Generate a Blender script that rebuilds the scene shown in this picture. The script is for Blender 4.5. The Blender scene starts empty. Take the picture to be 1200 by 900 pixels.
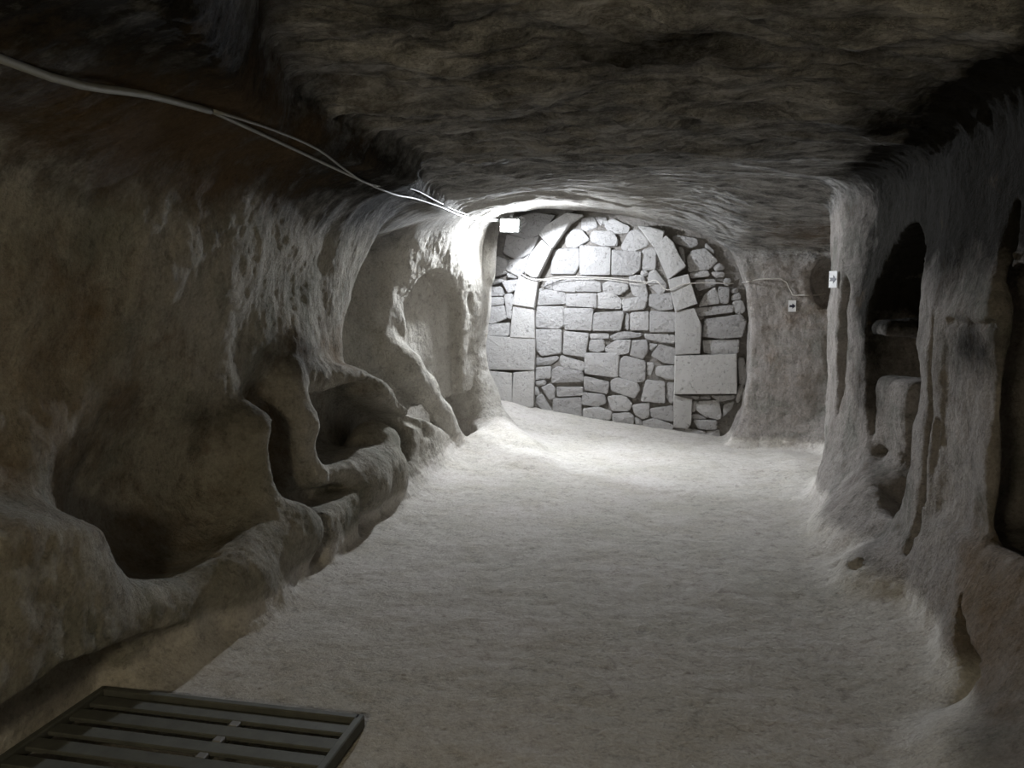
import bpy, bmesh, math, random
import numpy as np
import openvdb
from mathutils import Vector, Matrix

# ------------------------------------------------------------------ camera, world, exposure
scene = bpy.context.scene
C = scene.collection
CAM_H = 1.55
PITCH = math.radians(6.26)
YAW = math.radians(11.6)
cam_data = bpy.data.cameras.new('camera')
cam_data.sensor_width = 36.0
cam_data.lens = 930.0 / 1200.0 * 36.0
cam_data.clip_start = 0.05
camera = bpy.data.objects.new('camera', cam_data)
camera.location = (0, 0, CAM_H)
camera.rotation_euler = (math.radians(90) - PITCH, 0, YAW)
C.objects.link(camera)
scene.camera = camera

world = bpy.data.worlds.new('world')
world.use_nodes = True
world.node_tree.nodes['Background'].inputs[0].default_value = (0.0, 0.0, 0.0, 1)
world.node_tree.nodes['Background'].inputs[1].default_value = 0.0
scene.world = world
scene.view_settings.view_transform = 'Standard'
scene.view_settings.look = 'None'
scene.view_settings.exposure = 0.85
scene.view_settings.gamma = 1.0
scene.view_settings.use_curve_mapping = False

# lamp powers (used in the lamp builders below)
FLOOD_SPOT_W = 88.0
GALLERY_BEAM_W = 235.0
ENTRY_FILL_W = 120.0  # added fill lamp, unseen behind the viewer

# ------------------------------------------------------------------ helpers
def tag(o, label=None, cat=None, group=None, kind=None):
    if label: o['label'] = label
    if cat: o['category'] = cat
    if group: o['group'] = group
    if kind: o['kind'] = kind
    return o

def link(name, me, mat=None, parent=None):
    o = bpy.data.objects.new(name, me)
    C.objects.link(o)
    if mat is not None: me.materials.append(mat)
    if parent is not None: o.parent = parent
    return o

def mesh_from(name, verts, faces, smooth=True):
    me = bpy.data.meshes.new(name)
    me.from_pydata([tuple(v) for v in verts], [], [tuple(f) for f in faces])
    me.update()
    if smooth:
        me.polygons.foreach_set('use_smooth', [True] * len(me.polygons))
    return me

def bm_mesh(name, bm, smooth=False):
    bmesh.ops.recalc_face_normals(bm, faces=bm.faces)
    me = bpy.data.meshes.new(name)
    bm.to_mesh(me); bm.free()
    if smooth:
        me.polygons.foreach_set('use_smooth', [True] * len(me.polygons))
    return me

def add_box(bm, c, h, rot=None, bevel=0.0):
    vs = bmesh.ops.create_cube(bm, size=1.0)['verts']
    for v in vs:
        p = Vector((v.co.x * 2 * h[0], v.co.y * 2 * h[1], v.co.z * 2 * h[2]))
        if rot is not None: p = rot @ p
        v.co = p + Vector(c)
    if bevel > 0:
        es = list({e for v in vs for e in v.link_edges})
        bmesh.ops.bevel(bm, geom=es, offset=bevel, segments=1, affect='EDGES', clamp_overlap=True)

def tube(name, pts, r, mat, parent=None, sides=8):
    pts = [Vector(p) for p in pts]
    # Catmull-Rom smoothing
    fine = []
    n = len(pts)
    for i in range(n - 1):
        p0, p1, p2, p3 = pts[max(i - 1, 0)], pts[i], pts[i + 1], pts[min(i + 2, n - 1)]
        for k in range(4):
            t = k / 4
            fine.append(0.5 * ((2 * p1) + (p2 - p0) * t + (2 * p0 - 5 * p1 + 4 * p2 - p3) * t * t + (3 * p1 - p0 - 3 * p2 + p3) * t ** 3))
    fine.append(pts[-1])
    V, Fc = [], []
    for i, p in enumerate(fine):
        d = (fine[min(i + 1, len(fine) - 1)] - fine[max(i - 1, 0)]).normalized()
        a = d.cross(Vector((0, 0, 1)))
        if a.length < 1e-3: a = d.cross(Vector((1, 0, 0)))
        a.normalize(); b = d.cross(a)
        for s in range(sides):
            an = 2 * math.pi * s / sides
            V.append(p + (a * math.cos(an) + b * math.sin(an)) * r)
    for i in range(len(fine) - 1):
        for s in range(sides):
            s2 = (s + 1) % sides
            Fc.append((i * sides + s, i * sides + s2, (i + 1) * sides + s2, (i + 1) * sides + s))
    Fc.append(tuple(range(sides))[::-1])
    Fc.append(tuple((len(fine) - 1) * sides + s for s in range(sides)))
    return link(name, mesh_from(name, V, Fc), mat, parent)

def sstep(a, b, x):
    t = np.clip((x - a) / (b - a), 0, 1)
    return t * t * (3 - 2 * t)

_rng = np.random.RandomState(7)
_perm = _rng.permutation(4096).astype(np.int64)
_grad = _rng.normal(size=(4096, 3)).astype(np.float32)
_grad /= np.linalg.norm(_grad, axis=1, keepdims=True)

def perlin(P):
    """gradient noise of an (n,3) array, about -0.7..0.7"""
    P = np.asarray(P, dtype=np.float32)
    I = np.floor(P).astype(np.int64); f = P - I
    u = f * f * f * (f * (f * 6 - 15) + 10)
    def corner(dx, dy, dz):
        h = _perm[(_perm[(_perm[(I[:, 0] + dx) & 4095] + I[:, 1] + dy) & 4095] + I[:, 2] + dz) & 4095]
        g = _grad[h]
        return g[:, 0] * (f[:, 0] - dx) + g[:, 1] * (f[:, 1] - dy) + g[:, 2] * (f[:, 2] - dz)
    def lerp(a, b, t): return a + (b - a) * t
    x0 = lerp(corner(0, 0, 0), corner(1, 0, 0), u[:, 0]); x1 = lerp(corner(0, 1, 0), corner(1, 1, 0), u[:, 0])
    y0 = lerp(x0, x1, u[:, 1])
    x0 = lerp(corner(0, 0, 1), corner(1, 0, 1), u[:, 0]); x1 = lerp(corner(0, 1, 1), corner(1, 1, 1), u[:, 0])
    y1 = lerp(x0, x1, u[:, 1])
    return lerp(y0, y1, u[:, 2])

# ------------------------------------------------------------------ materials
def nodes_of(name):
    m = bpy.data.materials.new(name)
    m.use_nodes = True
    nt = m.node_tree
    return m, nt, nt.nodes['Principled BSDF']

def ramp(nt, fac, stops):
    r = nt.nodes.new('ShaderNodeValToRGB')
    e = r.color_ramp.elements
    while len(e) < len(stops): e.new(0.5)
    for k, (p, c) in enumerate(stops):
        e[k].position = p
        e[k].color = (c[0], c[1], c[2], 1) if isinstance(c, tuple) else (c, c, c, 1)
    nt.links.new(fac, r.inputs[0])
    return r.outputs[0]

def noise(nt, scale, detail=4, rough=0.55, vec=None, dist=0.0):
    n = nt.nodes.new('ShaderNodeTexNoise')
    n.inputs['Scale'].default_value = scale
    n.inputs['Detail'].default_value = detail
    n.inputs['Roughness'].default_value = rough
    n.inputs['Distortion'].default_value = dist
    if vec is not None: nt.links.new(vec, n.inputs['Vector'])
    return n.outputs[0]

def mixc(nt, fac, a, b, mode='MIX'):
    n = nt.nodes.new('ShaderNodeMix')
    n.data_type = 'RGBA'; n.blend_type = mode
    for s, v in ((n.inputs[0], fac), (n.inputs[6], a), (n.inputs[7], b)):
        if hasattr(v, 'is_linked'): nt.links.new(v, s)
        elif isinstance(v, tuple): s.default_value = (v[0], v[1], v[2], 1)
        else: s.default_value = v
    return n.outputs[2]

def mapping(nt, scale=(1, 1, 1), rot=(0, 0, 0)):
    g = nt.nodes.new('ShaderNodeNewGeometry')
    mp = nt.nodes.new('ShaderNodeMapping')
    mp.inputs['Scale'].default_value = scale
    mp.inputs['Rotation'].default_value = rot
    nt.links.new(g.outputs['Position'], mp.inputs['Vector'])
    return mp.outputs[0]

def bump(nt, bs, layers):
    prev = None
    for h, strength, dist in layers:
        b = nt.nodes.new('ShaderNodeBump')
        b.inputs['Strength'].default_value = strength
        b.inputs['Distance'].default_value = dist
        nt.links.new(h, b.inputs['Height'])
        if prev is not None: nt.links.new(prev, b.inputs['Normal'])
        prev = b.outputs[0]
    nt.links.new(prev, bs.inputs['Normal'])

def mixf(nt, fac, a, b):
    n = nt.nodes.new('ShaderNodeMix'); n.data_type = 'FLOAT'
    for s, v in ((n.inputs[0], fac), (n.inputs[2], a), (n.inputs[3], b)):
        if hasattr(v, 'is_linked'): nt.links.new(v, s)
        else: s.default_value = v
    return n.outputs[0]

def math2(nt, op, a, b):
    n = nt.nodes.new('ShaderNodeMath'); n.operation = op
    for s, v in ((n.inputs[0], a), (n.inputs[1], b)):
        if hasattr(v, 'is_linked'): nt.links.new(v, s)
        else: s.default_value = v
    return n.outputs[0]

def attr(nt, layer):
    at = nt.nodes.new('ShaderNodeVertexColor'); at.layer_name = layer
    sep = nt.nodes.new('ShaderNodeSeparateColor'); nt.links.new(at.outputs[0], sep.inputs[0])
    return sep.outputs[0], sep.outputs[1], sep.outputs[2]

def cave_rock():
    """one tuff for the whole cave: left wall, right wall, flaky roof and floor dust by the 'zone' attribute; stains and tones by 'stain'"""
    m, nt, bs = nodes_of('cave_tuff')
    pos = mapping(nt)
    z_floor, z_roof, z_right = attr(nt, 'zone')
    st_soot, st_brown, st_pale = attr(nt, 'stain')
    big = noise(nt, 1.3, 6, 0.6, pos)
    mid = noise(nt, 2.9, 9, 0.68, pos, 0.6)
    edge = noise(nt, 3.5, 9, 0.7, pos)
    grain = noise(nt, 60, 4, 0.7, pos)
    pits = noise(nt, 15, 9, 0.72, pos)
    lam_vec = mapping(nt, (0.55, 2.2, 1.6), (0, 0, 0.22))
    lam = noise(nt, 7.0, 10, 0.70, lam_vec, 0.5)
    streak = noise(nt, 6.0, 8, 0.68, mapping(nt, (1.0, 1.0, 0.22)))
    tone = ramp(nt, big, [(0.35, 0.0), (0.65, 1.0)])
    blot = ramp(nt, mid, [(0.48, 0.0), (0.64, 0.9)])
    wall = mixc(nt, blot, mixc(nt, tone, W1, W2), W3)
    wallr = mixc(nt, blot, mixc(nt, tone, R1, R2), R3)
    c = mixc(nt, z_right, wall, wallr)
    c = mixc(nt, 0.75, c, ramp(nt, streak, [(0.3, 0.40), (0.7, 0.60)]), 'OVERLAY')
    roof = mixc(nt, blot, mixc(nt, tone, C1, C2), C3)
    roof = mixc(nt, 0.8, roof, ramp(nt, lam, [(0.38, 0.18), (0.62, 0.78)]), 'OVERLAY')
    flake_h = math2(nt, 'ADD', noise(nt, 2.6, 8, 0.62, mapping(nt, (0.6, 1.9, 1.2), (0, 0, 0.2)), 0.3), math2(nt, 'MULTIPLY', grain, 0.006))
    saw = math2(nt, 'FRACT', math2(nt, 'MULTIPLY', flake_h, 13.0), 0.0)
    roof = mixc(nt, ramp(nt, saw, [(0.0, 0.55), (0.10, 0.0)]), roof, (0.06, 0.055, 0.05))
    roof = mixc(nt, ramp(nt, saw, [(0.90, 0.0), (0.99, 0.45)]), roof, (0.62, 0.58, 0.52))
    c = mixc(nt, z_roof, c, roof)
    c = mixc(nt, ramp(nt, math2(nt, 'ADD', st_soot, edge), [(0.55, 0.0), (1.20, 1.0)]), c, (0.024, 0.022, 0.018))
    c = mixc(nt, ramp(nt, math2(nt, 'ADD', st_brown, edge), [(0.60, 0.0), (1.20, 0.85)]), c, (0.20, 0.135, 0.075))
    c = mixc(nt, ramp(nt, math2(nt, 'ADD', st_pale, mid), [(0.65, 0.0), (1.20, 0.8)]), c, (0.58, 0.55, 0.50))
    fl = mixc(nt, tone, F1, F2)
    fl = mixc(nt, ramp(nt, mid, [(0.48, 0.0), (0.75, 0.7)]), fl, F3)
    vo = nt.nodes.new('ShaderNodeTexVoronoi'); vo.inputs['Scale'].default_value = 7.0
    nt.links.new(pos, vo.inputs['Vector'])
    fl = mixc(nt, ramp(nt, vo.outputs['Distance'], [(0.04, 0.5), (0.09, 0.0)]), fl, (0.20, 0.16, 0.12))
    dust = ramp(nt, math2(nt, 'ADD', z_floor, math2(nt, 'MULTIPLY', edge, 0.5)), [(0.45, 0.0), (0.85, 1.0)])
    c = mixc(nt, dust, c, fl)
    c = mixc(nt, 0.6, c, ramp(nt, pits, [(0.32, 0.26), (0.46, 0.52), (0.7, 0.66)]), 'OVERLAY')
    c = mixc(nt, 0.45, c, ramp(nt, grain, [(0.3, 0.34), (0.7, 0.66)]), 'OVERLAY')
    nt.links.new(c, bs.inputs['Base Color'])
    bs.inputs['Roughness'].default_value = 0.95
    bs.inputs['Specular IOR Level'].default_value = 0.10
    tool = noise(nt, 8, 6, 0.62, mapping(nt, (1.0, 1.0, 0.40)))
    lam2 = noise(nt, 20.0, 8, 0.72, mapping(nt, (0.4, 1.6, 1.4), (0, 0, 0.3)), 0.4)
    coarse = mixf(nt, z_roof, math2(nt, 'MULTIPLY', tool, 0.45), math2(nt, 'ADD', math2(nt, 'MULTIPLY', lam, 1.0), math2(nt, 'MULTIPLY', saw, 0.55)))
    coarse = mixf(nt, dust, coarse, math2(nt, 'MULTIPLY', noise(nt, 4.5, 7, 0.62, pos), 0.34))
    finer = mixf(nt, z_roof, math2(nt, 'MULTIPLY', pits, 1.0), math2(nt, 'MULTIPLY', lam2, 1.5))
    finer = mixf(nt, dust, finer, math2(nt, 'MULTIPLY', pits, 0.36))
    bump(nt, bs, [(coarse, 1.0, 0.075), (finer, 1.0, 0.028), (grain, 0.6, 0.004)])
    return m

# tones of the tuff: walls W, right wall R, roof C, floor F
W1, W2, W3 = (0.45, 0.42, 0.365), (0.35, 0.325, 0.27), (0.25, 0.245, 0.20)
R1, R2, R3 = (0.40, 0.37, 0.345), (0.31, 0.28, 0.255), (0.22, 0.215, 0.19)
C1, C2, C3 = (0.58, 0.57, 0.55), (0.44, 0.43, 0.415), (0.24, 0.24, 0.235)
F1, F2, F3 = (0.57, 0.53, 0.49), (0.49, 0.465, 0.415), (0.40, 0.365, 0.30)
M_ROCK = cave_rock()

def stone_material(name, col, col2, pit=1.0):
    m, nt, bs = nodes_of(name)
    tc = nt.nodes.new('ShaderNodeTexCoord'); pos = mapping(nt)
    oi = nt.nodes.new('ShaderNodeObjectInfo')
    c = mixc(nt, noise(nt, 5, 6, 0.6, pos), col, col2)
    hv = nt.nodes.new('ShaderNodeHueSaturation')
    rv = nt.nodes.new('ShaderNodeMapRange'); rv.inputs[3].default_value = 0.82; rv.inputs[4].default_value = 1.12
    nt.links.new(oi.outputs['Random'], rv.inputs[0]); nt.links.new(rv.outputs[0], hv.inputs['Value'])
    nt.links.new(c, hv.inputs['Color'])
    pits = noise(nt, 26, 7, 0.7, pos)
    c = mixc(nt, ramp(nt, pits, [(0.33, 0.75), (0.43, 0.0)]), hv.outputs[0], (0.16, 0.15, 0.14))
    nt.links.new(c, bs.inputs['Base Color'])
    bs.inputs['Roughness'].default_value = 0.92
    bs.inputs['Specular IOR Level'].default_value = 0.15
    bump(nt, bs, [(noise(nt, 10, 7, 0.66, pos), 0.8 * pit, 0.06), (pits, 0.9 * pit, 0.025)])
    return m
M_STONE = stone_material('rubble_stone', (0.50, 0.485, 0.47), (0.41, 0.395, 0.38), 1.0)
M_BLOCK = stone_material('dressed_arch_stone', (0.48, 0.465, 0.445), (0.42, 0.405, 0.385), 0.55)
M_MORTAR = stone_material('earth_mortar', (0.34, 0.315, 0.285), (0.25, 0.23, 0.205), 1.3)

def plain(name, col, rough=0.6, metal=0.0, vary=0.25, scale=30):
    m, nt, bs = nodes_of(name)
    pos = mapping(nt)
    n = noise(nt, scale, 5, 0.6, pos)
    c = mixc(nt, n, tuple(x * (1 - vary) for x in col), tuple(min(1, x * (1 + vary)) for x in col))
    nt.links.new(c, bs.inputs['Base Color'])
    bs.inputs['Roughness'].default_value = rough
    bs.inputs['Metallic'].default_value = metal
    bump(nt, bs, [(n, 0.3, 0.002)])
    return m
M_CABLE = plain('pale_cable_sheath', (0.26, 0.265, 0.25), 0.55)
M_CABLE2 = plain('beige_cable_sheath', (0.55, 0.52, 0.47), 0.55)
M_IRON = plain('weathered_iron', (0.12, 0.122, 0.105), 0.7, 0.3, 0.5, 18)
M_WHITE = plain('white_sign_card', (0.80, 0.80, 0.80), 0.5, 0, 0.04)
M_BLACK = plain('black_arrow_print', (0.012, 0.013, 0.03), 0.5, 0, 0.2)
M_LAMP = plain('grey_lamp_housing', (0.30, 0.30, 0.30), 0.45, 0.4, 0.1)
M_PEBBLE = plain('loose_stone_chip', (0.38, 0.33, 0.28), 0.9, 0, 0.2)

def emit(name, col, strength):
    m, nt, bs = nodes_of(name)
    bs.inputs['Base Color'].default_value = (0.8, 0.8, 0.8, 1)
    bs.inputs['Emission Color'].default_value = (col[0], col[1], col[2], 1)
    bs.inputs['Emission Strength'].default_value = strength
    return m
M_LED = emit('lit_lamp_glass', (0.88, 0.93, 1.0), 70.0)
M_LED_WARM = emit('added_warm_fill_glass', (1.0, 0.86, 0.62), 12.0)  # glow of the added fill globe

# ------------------------------------------------------------------ the cave: a signed field (negative = air)
VOX = 0.026
X0, X1, Y0, Y1, Z0, Z1 = -3.7, 2.9, -2.2, 10.1, -0.55, 2.95
nx, ny, nz = (int(round((b - a) / VOX)) + 1 for a, b in ((X0, X1), (Y0, Y1), (Z0, Z1)))
ax = (X0 + VOX * np.arange(nx)).astype(np.float32)
ay = (Y0 + VOX * np.arange(ny)).astype(np.float32)
az = (Z0 + VOX * np.arange(nz)).astype(np.float32)

def curve(x, pts, blur=0.0):
    """piecewise-linear profile, softened over `blur` metres"""
    p = np.array(pts, dtype=np.float64)
    if blur <= 0: return np.interp(x, p[:, 0], p[:, 1]).astype(np.float32)
    acc = 0
    w = np.array([0.1, 0.2, 0.4, 0.2, 0.1]); o = np.array([-1, -0.5, 0, 0.5, 1]) * blur
    for wi, oi in zip(w, o): acc = acc + wi * np.interp(x + oi, p[:, 0], p[:, 1])
    return acc.astype(np.float32)

LEFT_UP = [(-3, -2.3), (2, -2.26), (3.6, -2.15), (4.5, -2.20), (5.2, -2.28), (5.35, -2.36), (5.55, -2.62), (5.8, -2.86), (6.1, -2.92), (6.42, -2.80), (6.70, -2.50),
           (6.90, -2.43), (7.45, -2.27), (8.0, -2.10), (8.22, -2.04), (8.42, -2.04), (8.6, -2.15), (8.8, -2.34), (10.5, -2.40)]
LEFT_LOW = [(-3, -1.98), (2.0, -2.0), (2.6, -2.0), (3.2, -1.95), (3.75, -2.02), (3.95, -2.12), (4.3, -2.17), (4.75, -2.14), (5.1, -2.08), (5.6, -2.04), (6.5, -2.06),
            (7.5, -2.10), (7.70, -2.2), (7.80, -2.5), (8.06, -2.5), (8.14, -2.05), (8.35, -2.0), (8.5, -2.02), (8.7, -2.2), (8.9, -2.34), (10.5, -2.40)]
BENCH_TOP = [(-3, 0.95), (2.1, 0.88), (2.46, 0.77), (2.76, 0.60), (3.0, 0.51), (3.22, 0.47), (3.4, 0.52), (3.55, 0.62), (3.65, 0.92), (3.8, 0.98), (3.92, 0.7), (4.05, 0.5), (4.16, 0.55),
             (4.24, 1.08), (4.5, 1.12), (4.85, 1.12), (5.1, 1.07), (5.4, 0.98), (5.75, 0.82), (6.1, 0.66), (6.5, 0.52), (7.0, 0.36), (7.6, 0.12), (7.70, 0.50), (8.06, 0.50), (8.14, 0.7), (10, 0.7)]
RIGHT_UP = [(-3, 1.40), (2.4, 1.36), (3.0, 1.30), (3.5, 1.25), (4.2, 1.22), (4.5, 1.25), (5.6, 1.30), (6.0, 1.27), (6.4, 1.20), (6.85, 1.22), (7.05, 1.42), (7.6, 1.64), (8.2, 1.66),
            (8.36, 1.50), (8.52, 1.0), (8.60, 0.78), (8.75, 0.80), (9.0, 0.82), (10.5, 0.84)]
RIM = [(-0.3, -0.28), (0.0, -0.20), (0.3, -0.08), (0.6, -0.02), (1.2, 0.0), (1.65, -0.05), (2.0, -0.20), (2.2, -0.42), (2.5, -0.7)]     # arch-shaped rim of the far opening

def left_surface(y, z):
    w = sstep(4.7, 5.1, y) * (1 - sstep(6.2, 6.9, y))
    up = curve(y - 0.62 * np.clip(z - 1.25, 0, 0.9) * w, LEFT_UP, 0.05)
    up = up + 0.10 * sstep(1.55, 2.15, z) * (1 - sstep(7.3, 8.0, y))                    # wall closes in under the cornice
    up = up - 0.10 * sstep(0.6, 1.1, z) * (1 - sstep(1.2, 1.7, z)) * (1 - sstep(3.6, 4.4, y))
    low = curve(y, LEFT_LOW, 0.03)
    low = low + 0.08 * (1 - sstep(0.0, 0.25, z)) * sstep(3.0, 3.4, y) * (1 - sstep(7.0, 7.5, y))
    zt = curve(y, BENCH_TOP, 0.03)
    t = sstep(zt - 0.07, zt + 0.06, z)
    return low * (1 - t) + up * t

def right_surface(y, z):
    b = curve(y, RIGHT_UP, 0.03)
    rim = curve(z, RIM, 0.1) * sstep(8.3, 8.55, y)
    foot = -0.20 * (1 - sstep(0.0, 0.65, z)) * (1 - sstep(6.0, 7.0, y)) - 0.25 * (1 - sstep(-0.1, 0.5, z)) * sstep(6.9, 7.5, y) * (1 - sstep(8.3, 8.6, y))
    foot = foot * (1 - 0.6 * sstep(3.3, 3.7, y) * (1 - sstep(4.6, 5.2, y)))
    foot = foot - 0.16 * (1 - sstep(0.0, 0.5, z)) * (1 - sstep(2.4, 3.2, y))
    top = 0.08 * sstep(1.3, 2.1, z) * (1 - sstep(5.5, 6.5, y))
    return b + rim + foot + top

CORNICE = [(-3, -1.15), (1.5, -1.18), (2.0, -1.26), (2.5, -1.40), (3.0, -1.60), (3.4, -1.72), (3.8, -1.66), (4.3, -1.58), (4.85, -1.52), (5.1, -1.70), (5.6, -1.80), (7.5, -2.0), (9, -2.6)]
def ceiling_surface(x, y):
    z = 2.46 - 0.035 * (x + 0.3) ** 2 + 0.05 * np.sin(y * 0.9 + 0.5) * np.cos(x * 1.1)
    z = z + 0.16 * (1 - sstep(2.2, 3.6, y + 0.25 * x))                                       # higher, broken roof nearer the entry
    e = curve(y, CORNICE, 0.04)
    low = 2.26 - 0.22 * sstep(0.0, 0.75, e - x)
    t = sstep(-0.06, 0.05, x - e)
    z = low * (1 - t) + z * t
    far = curve(x, [(-2.6, 2.20), (-2.1, 2.26), (-1.85, 2.40), (-1.4, 2.50), (-0.9, 2.46), (-0.45, 2.38), (0.0, 2.27), (0.3, 2.17), (0.6, 2.06), (1.0, 2.02), (1.8, 2.05)], 0.1)
    s = sstep(6.2, 8.4, y)
    z = z * (1 - s) + far * s
    z = z + 0.22 * sstep(8.55, 8.8, y)                                                        # alcove roof rises behind the lip
    return z

def floor_surface(x, y):
    z = 0.012 * np.sin(x * 2.1 + y * 0.7) + 0.010 * np.sin(y * 1.9 - x)
    z = z + sstep(7.2, 9.4, y) * (0.01 - 0.105 * (x + 0.15))
    z = z + 0.16 * np.exp(-((x + 1.75) / 0.35) ** 2 - ((y - 7.75) / 0.5) ** 2)                # ridge running out from the pier foot
    z = z + 0.07 * np.exp(-((x + 1.35) / 0.30) ** 2 - ((y - 7.1) / 0.35) ** 2)
    z = z + 0.11 * (1 - sstep(-2.12, -1.85, x)) * sstep(2.58, 2.9, y) * (1 - sstep(2.9, 3.3, y))
    z = z + 0.04 * (1 - sstep(-2.40, -2.24, x)) * (1 - sstep(2.8, 3.1, y))
    z = z + 0.05 * (1 - sstep(-2.1, -1.7, x)) * sstep(2.7, 3.2, y) + 0.05 * sstep(0.75, 1.15, x)
    return z

YZ_y, YZ_z = ay[:, None], az[None, :]
XL = left_surface(YZ_y, YZ_z)
XR = right_surface(YZ_y, YZ_z)
XY_x, XY_y = ax[:, None], ay[None, :]
ZC = ceiling_surface(XY_x, XY_y)
ZF = floor_surface(XY_x, XY_y)

def smax(a, b, k):
    h = np.maximum(k - np.abs(a - b), 0)
    return np.maximum(a, b) + h * h * (0.25 / k)

def smin(a, b, k):
    h = np.maximum(k - np.abs(a - b), 0)
    return np.minimum(a, b) - h * h * (0.25 / k)

gx, gy, gz = ax[:, None, None], ay[None, :, None], az[None, None, :]
F = smax(XL[None] - gx, gx - XR[None], 0.1)
F = smax(F, gz - ZC[:, :, None], 0.22)
F = smax(F, ZF[:, :, None] - gz, 0.10)
F = smax(F, -1.9 - gy, 0.3)
F = smax(F, gy - 9.8, 0.05)
F = np.ascontiguousarray(F.astype(np.float32))

def region(lo, hi, pad):
    s = []
    for a, l, h in ((ax, lo[0], hi[0]), (ay, lo[1], hi[1]), (az, lo[2], hi[2])):
        i0 = max(int(np.searchsorted(a, l - pad)), 1); i1 = min(int(np.searchsorted(a, h + pad)), len(a) - 1)
        s.append(slice(i0, max(i1, i0 + 1)))
    return tuple(s), ax[s[0]][:, None, None], ay[s[1]][None, :, None], az[s[2]][None, None, :]

def apply(sl, d, k, add):
    F[sl] = smax(F[sl], -d, k) if add else smin(F[sl], d, k)

def ellipsoid(c, r, k=0.08, add=False, rz=0.0, tilt=0.0, p=2.0):
    R = max(r)
    sl, x, y, z = region([c[i] - R for i in range(3)], [c[i] + R for i in range(3)], k + 0.1)
    x, y, z = x - c[0], y - c[1], z - c[2]
    ca, sa = math.cos(rz), math.sin(rz)
    u, v = x * ca + y * sa, -x * sa + y * ca
    ct, st = math.cos(tilt), math.sin(tilt)
    v, w = v * ct + z * st, -v * st + z * ct
    q = (np.abs(u / r[0]) ** p + np.abs(v / r[1]) ** p + np.abs(w / r[2]) ** p) ** (1 / p)
    g = np.sqrt((u / r[0] ** 2) ** 2 + (v / r[1] ** 2) ** 2 + (w / r[2] ** 2) ** 2) / np.maximum(np.sqrt((u / r[0]) ** 2 + (v / r[1]) ** 2 + (w / r[2]) ** 2), 1e-4)
    apply(sl, (q - 1) / np.maximum(g, 1e-3), k, add)

def rbox(c, h, k=0.05, add=False, rz=0.0, rnd=0.05, tilt=0.0):
    R = math.sqrt(sum(a * a for a in h))
    sl, x, y, z = region([c[i] - R for i in range(3)], [c[i] + R for i in range(3)], k + 0.1)
    x, y, z = x - c[0], y - c[1], z - c[2]
    ca, sa = math.cos(rz), math.sin(rz)
    u, v = x * ca + y * sa, -x * sa + y * ca
    ct, st = math.cos(tilt), math.sin(tilt)
    v, z = v * ct + z * st, -v * st + z * ct
    a, b, e = np.abs(u) - h[0] + rnd, np.abs(v) - h[1] + rnd, np.abs(z) - h[2] + rnd
    d = np.sqrt(np.maximum(a, 0) ** 2 + np.maximum(b, 0) ** 2 + np.maximum(e, 0) ** 2) + np.minimum(np.maximum(np.maximum(a, b), e), 0) - rnd
    apply(sl, d, k, add)

def capsules(pts, r, k=0.05, add=False):
    """chain of tapered capsules; pts = [(x,y,z[,r]), ...]"""
    pts = [tuple(p) + ((r,) if len(p) == 3 else ()) for p in pts]
    for a, b in zip(pts[:-1], pts[1:]):
        m = max(a[3], b[3])
        sl, x, y, z = region([min(a[i], b[i]) - m for i in range(3)], [max(a[i], b[i]) + m for i in range(3)], k + 0.08)
        d = [b[i] - a[i] for i in range(3)]; L = sum(t * t for t in d)
        t = np.clip(((x - a[0]) * d[0] + (y - a[1]) * d[1] + (z - a[2]) * d[2]) / L, 0, 1)
        q = np.sqrt((x - a[0] - t * d[0]) ** 2 + (y - a[1] - t * d[1]) ** 2 + (z - a[2] - t * d[2]) ** 2)
        apply(sl, q - (a[3] + t * (b[3] - a[3])), k, add)

def arch_niche(c, half_w, z_bot, z_spring, depth, rz, k=0.03, rise=None):
    """blind arched panel: prism of width 2*half_w, pointed round head; local u = width, v = depth"""
    rise = rise or half_w
    R = max(half_w, depth) * 1.5
    sl, x, y, z = region((c[0] - R, c[1] - R, z_bot), (c[0] + R, c[1] + R, z_spring + rise), k + 0.1)
    x, y = x - c[0], y - c[1]
    ca, sa = math.cos(rz), math.sin(rz)
    u, v = x * ca + y * sa, -x * sa + y * ca
    zz = np.maximum(z - z_spring, 0) * (half_w / rise)
    d2 = np.maximum(np.sqrt(u * u + zz * zz) - half_w, z_bot - z)
    d = np.maximum(d2, np.abs(v) - depth)
    apply(sl, d, k, False)

# ---- left wall: hollows, benches, blind arch, pier
ellipsoid((-2.18, 3.10, 0.71), (0.29, 0.58, 0.38), 0.22)                       # big basin hollow
ellipsoid((-2.26, 3.15, 0.60), (0.22, 0.45, 0.18), 0.08)
rbox((-2.42, 3.80, 0.60), (0.26, 0.07, 0.34), 0.20, add=True, rnd=0.07)            # bulging nose between basins
ellipsoid((-2.05, 3.85, 0.26), (0.17, 0.28, 0.22), 0.12, add=True)
ellipsoid((-2.02, 3.45, 0.20), (0.14, 0.35, 0.20), 0.12, add=True)
ellipsoid((-2.19, 4.08, 0.74), (0.25, 0.26, 0.40), 0.20)                       # second basin
rbox((-2.14, 4.86, 0.72), (0.34, 0.46, 0.24), 0.07, rnd=0.12)
rbox((-2.14, 5.50, 0.58), (0.34, 0.54, 0.18), 0.07, rnd=0.12, tilt=-0.40)      # third basin, flat back
rbox((-2.42, 4.31, 0.78), (0.22, 0.05, 0.34), 0.10, add=True, rnd=0.04)
capsules([(-2.24, 4.30, 1.10, .09), (-2.19, 4.27, 0.92, .08), (-2.14, 4.28, 0.80, .09), (-2.15, 4.28, 0.66, .06), (-2.10, 4.34, 0.50, .09)], 0.05, 0.08, add=True)  # worn rib
rbox((-2.08, 4.38, 0.12), (0.14, 0.27, 0.20), 0.04, add=True, rz=0.05)        # low block
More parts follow.
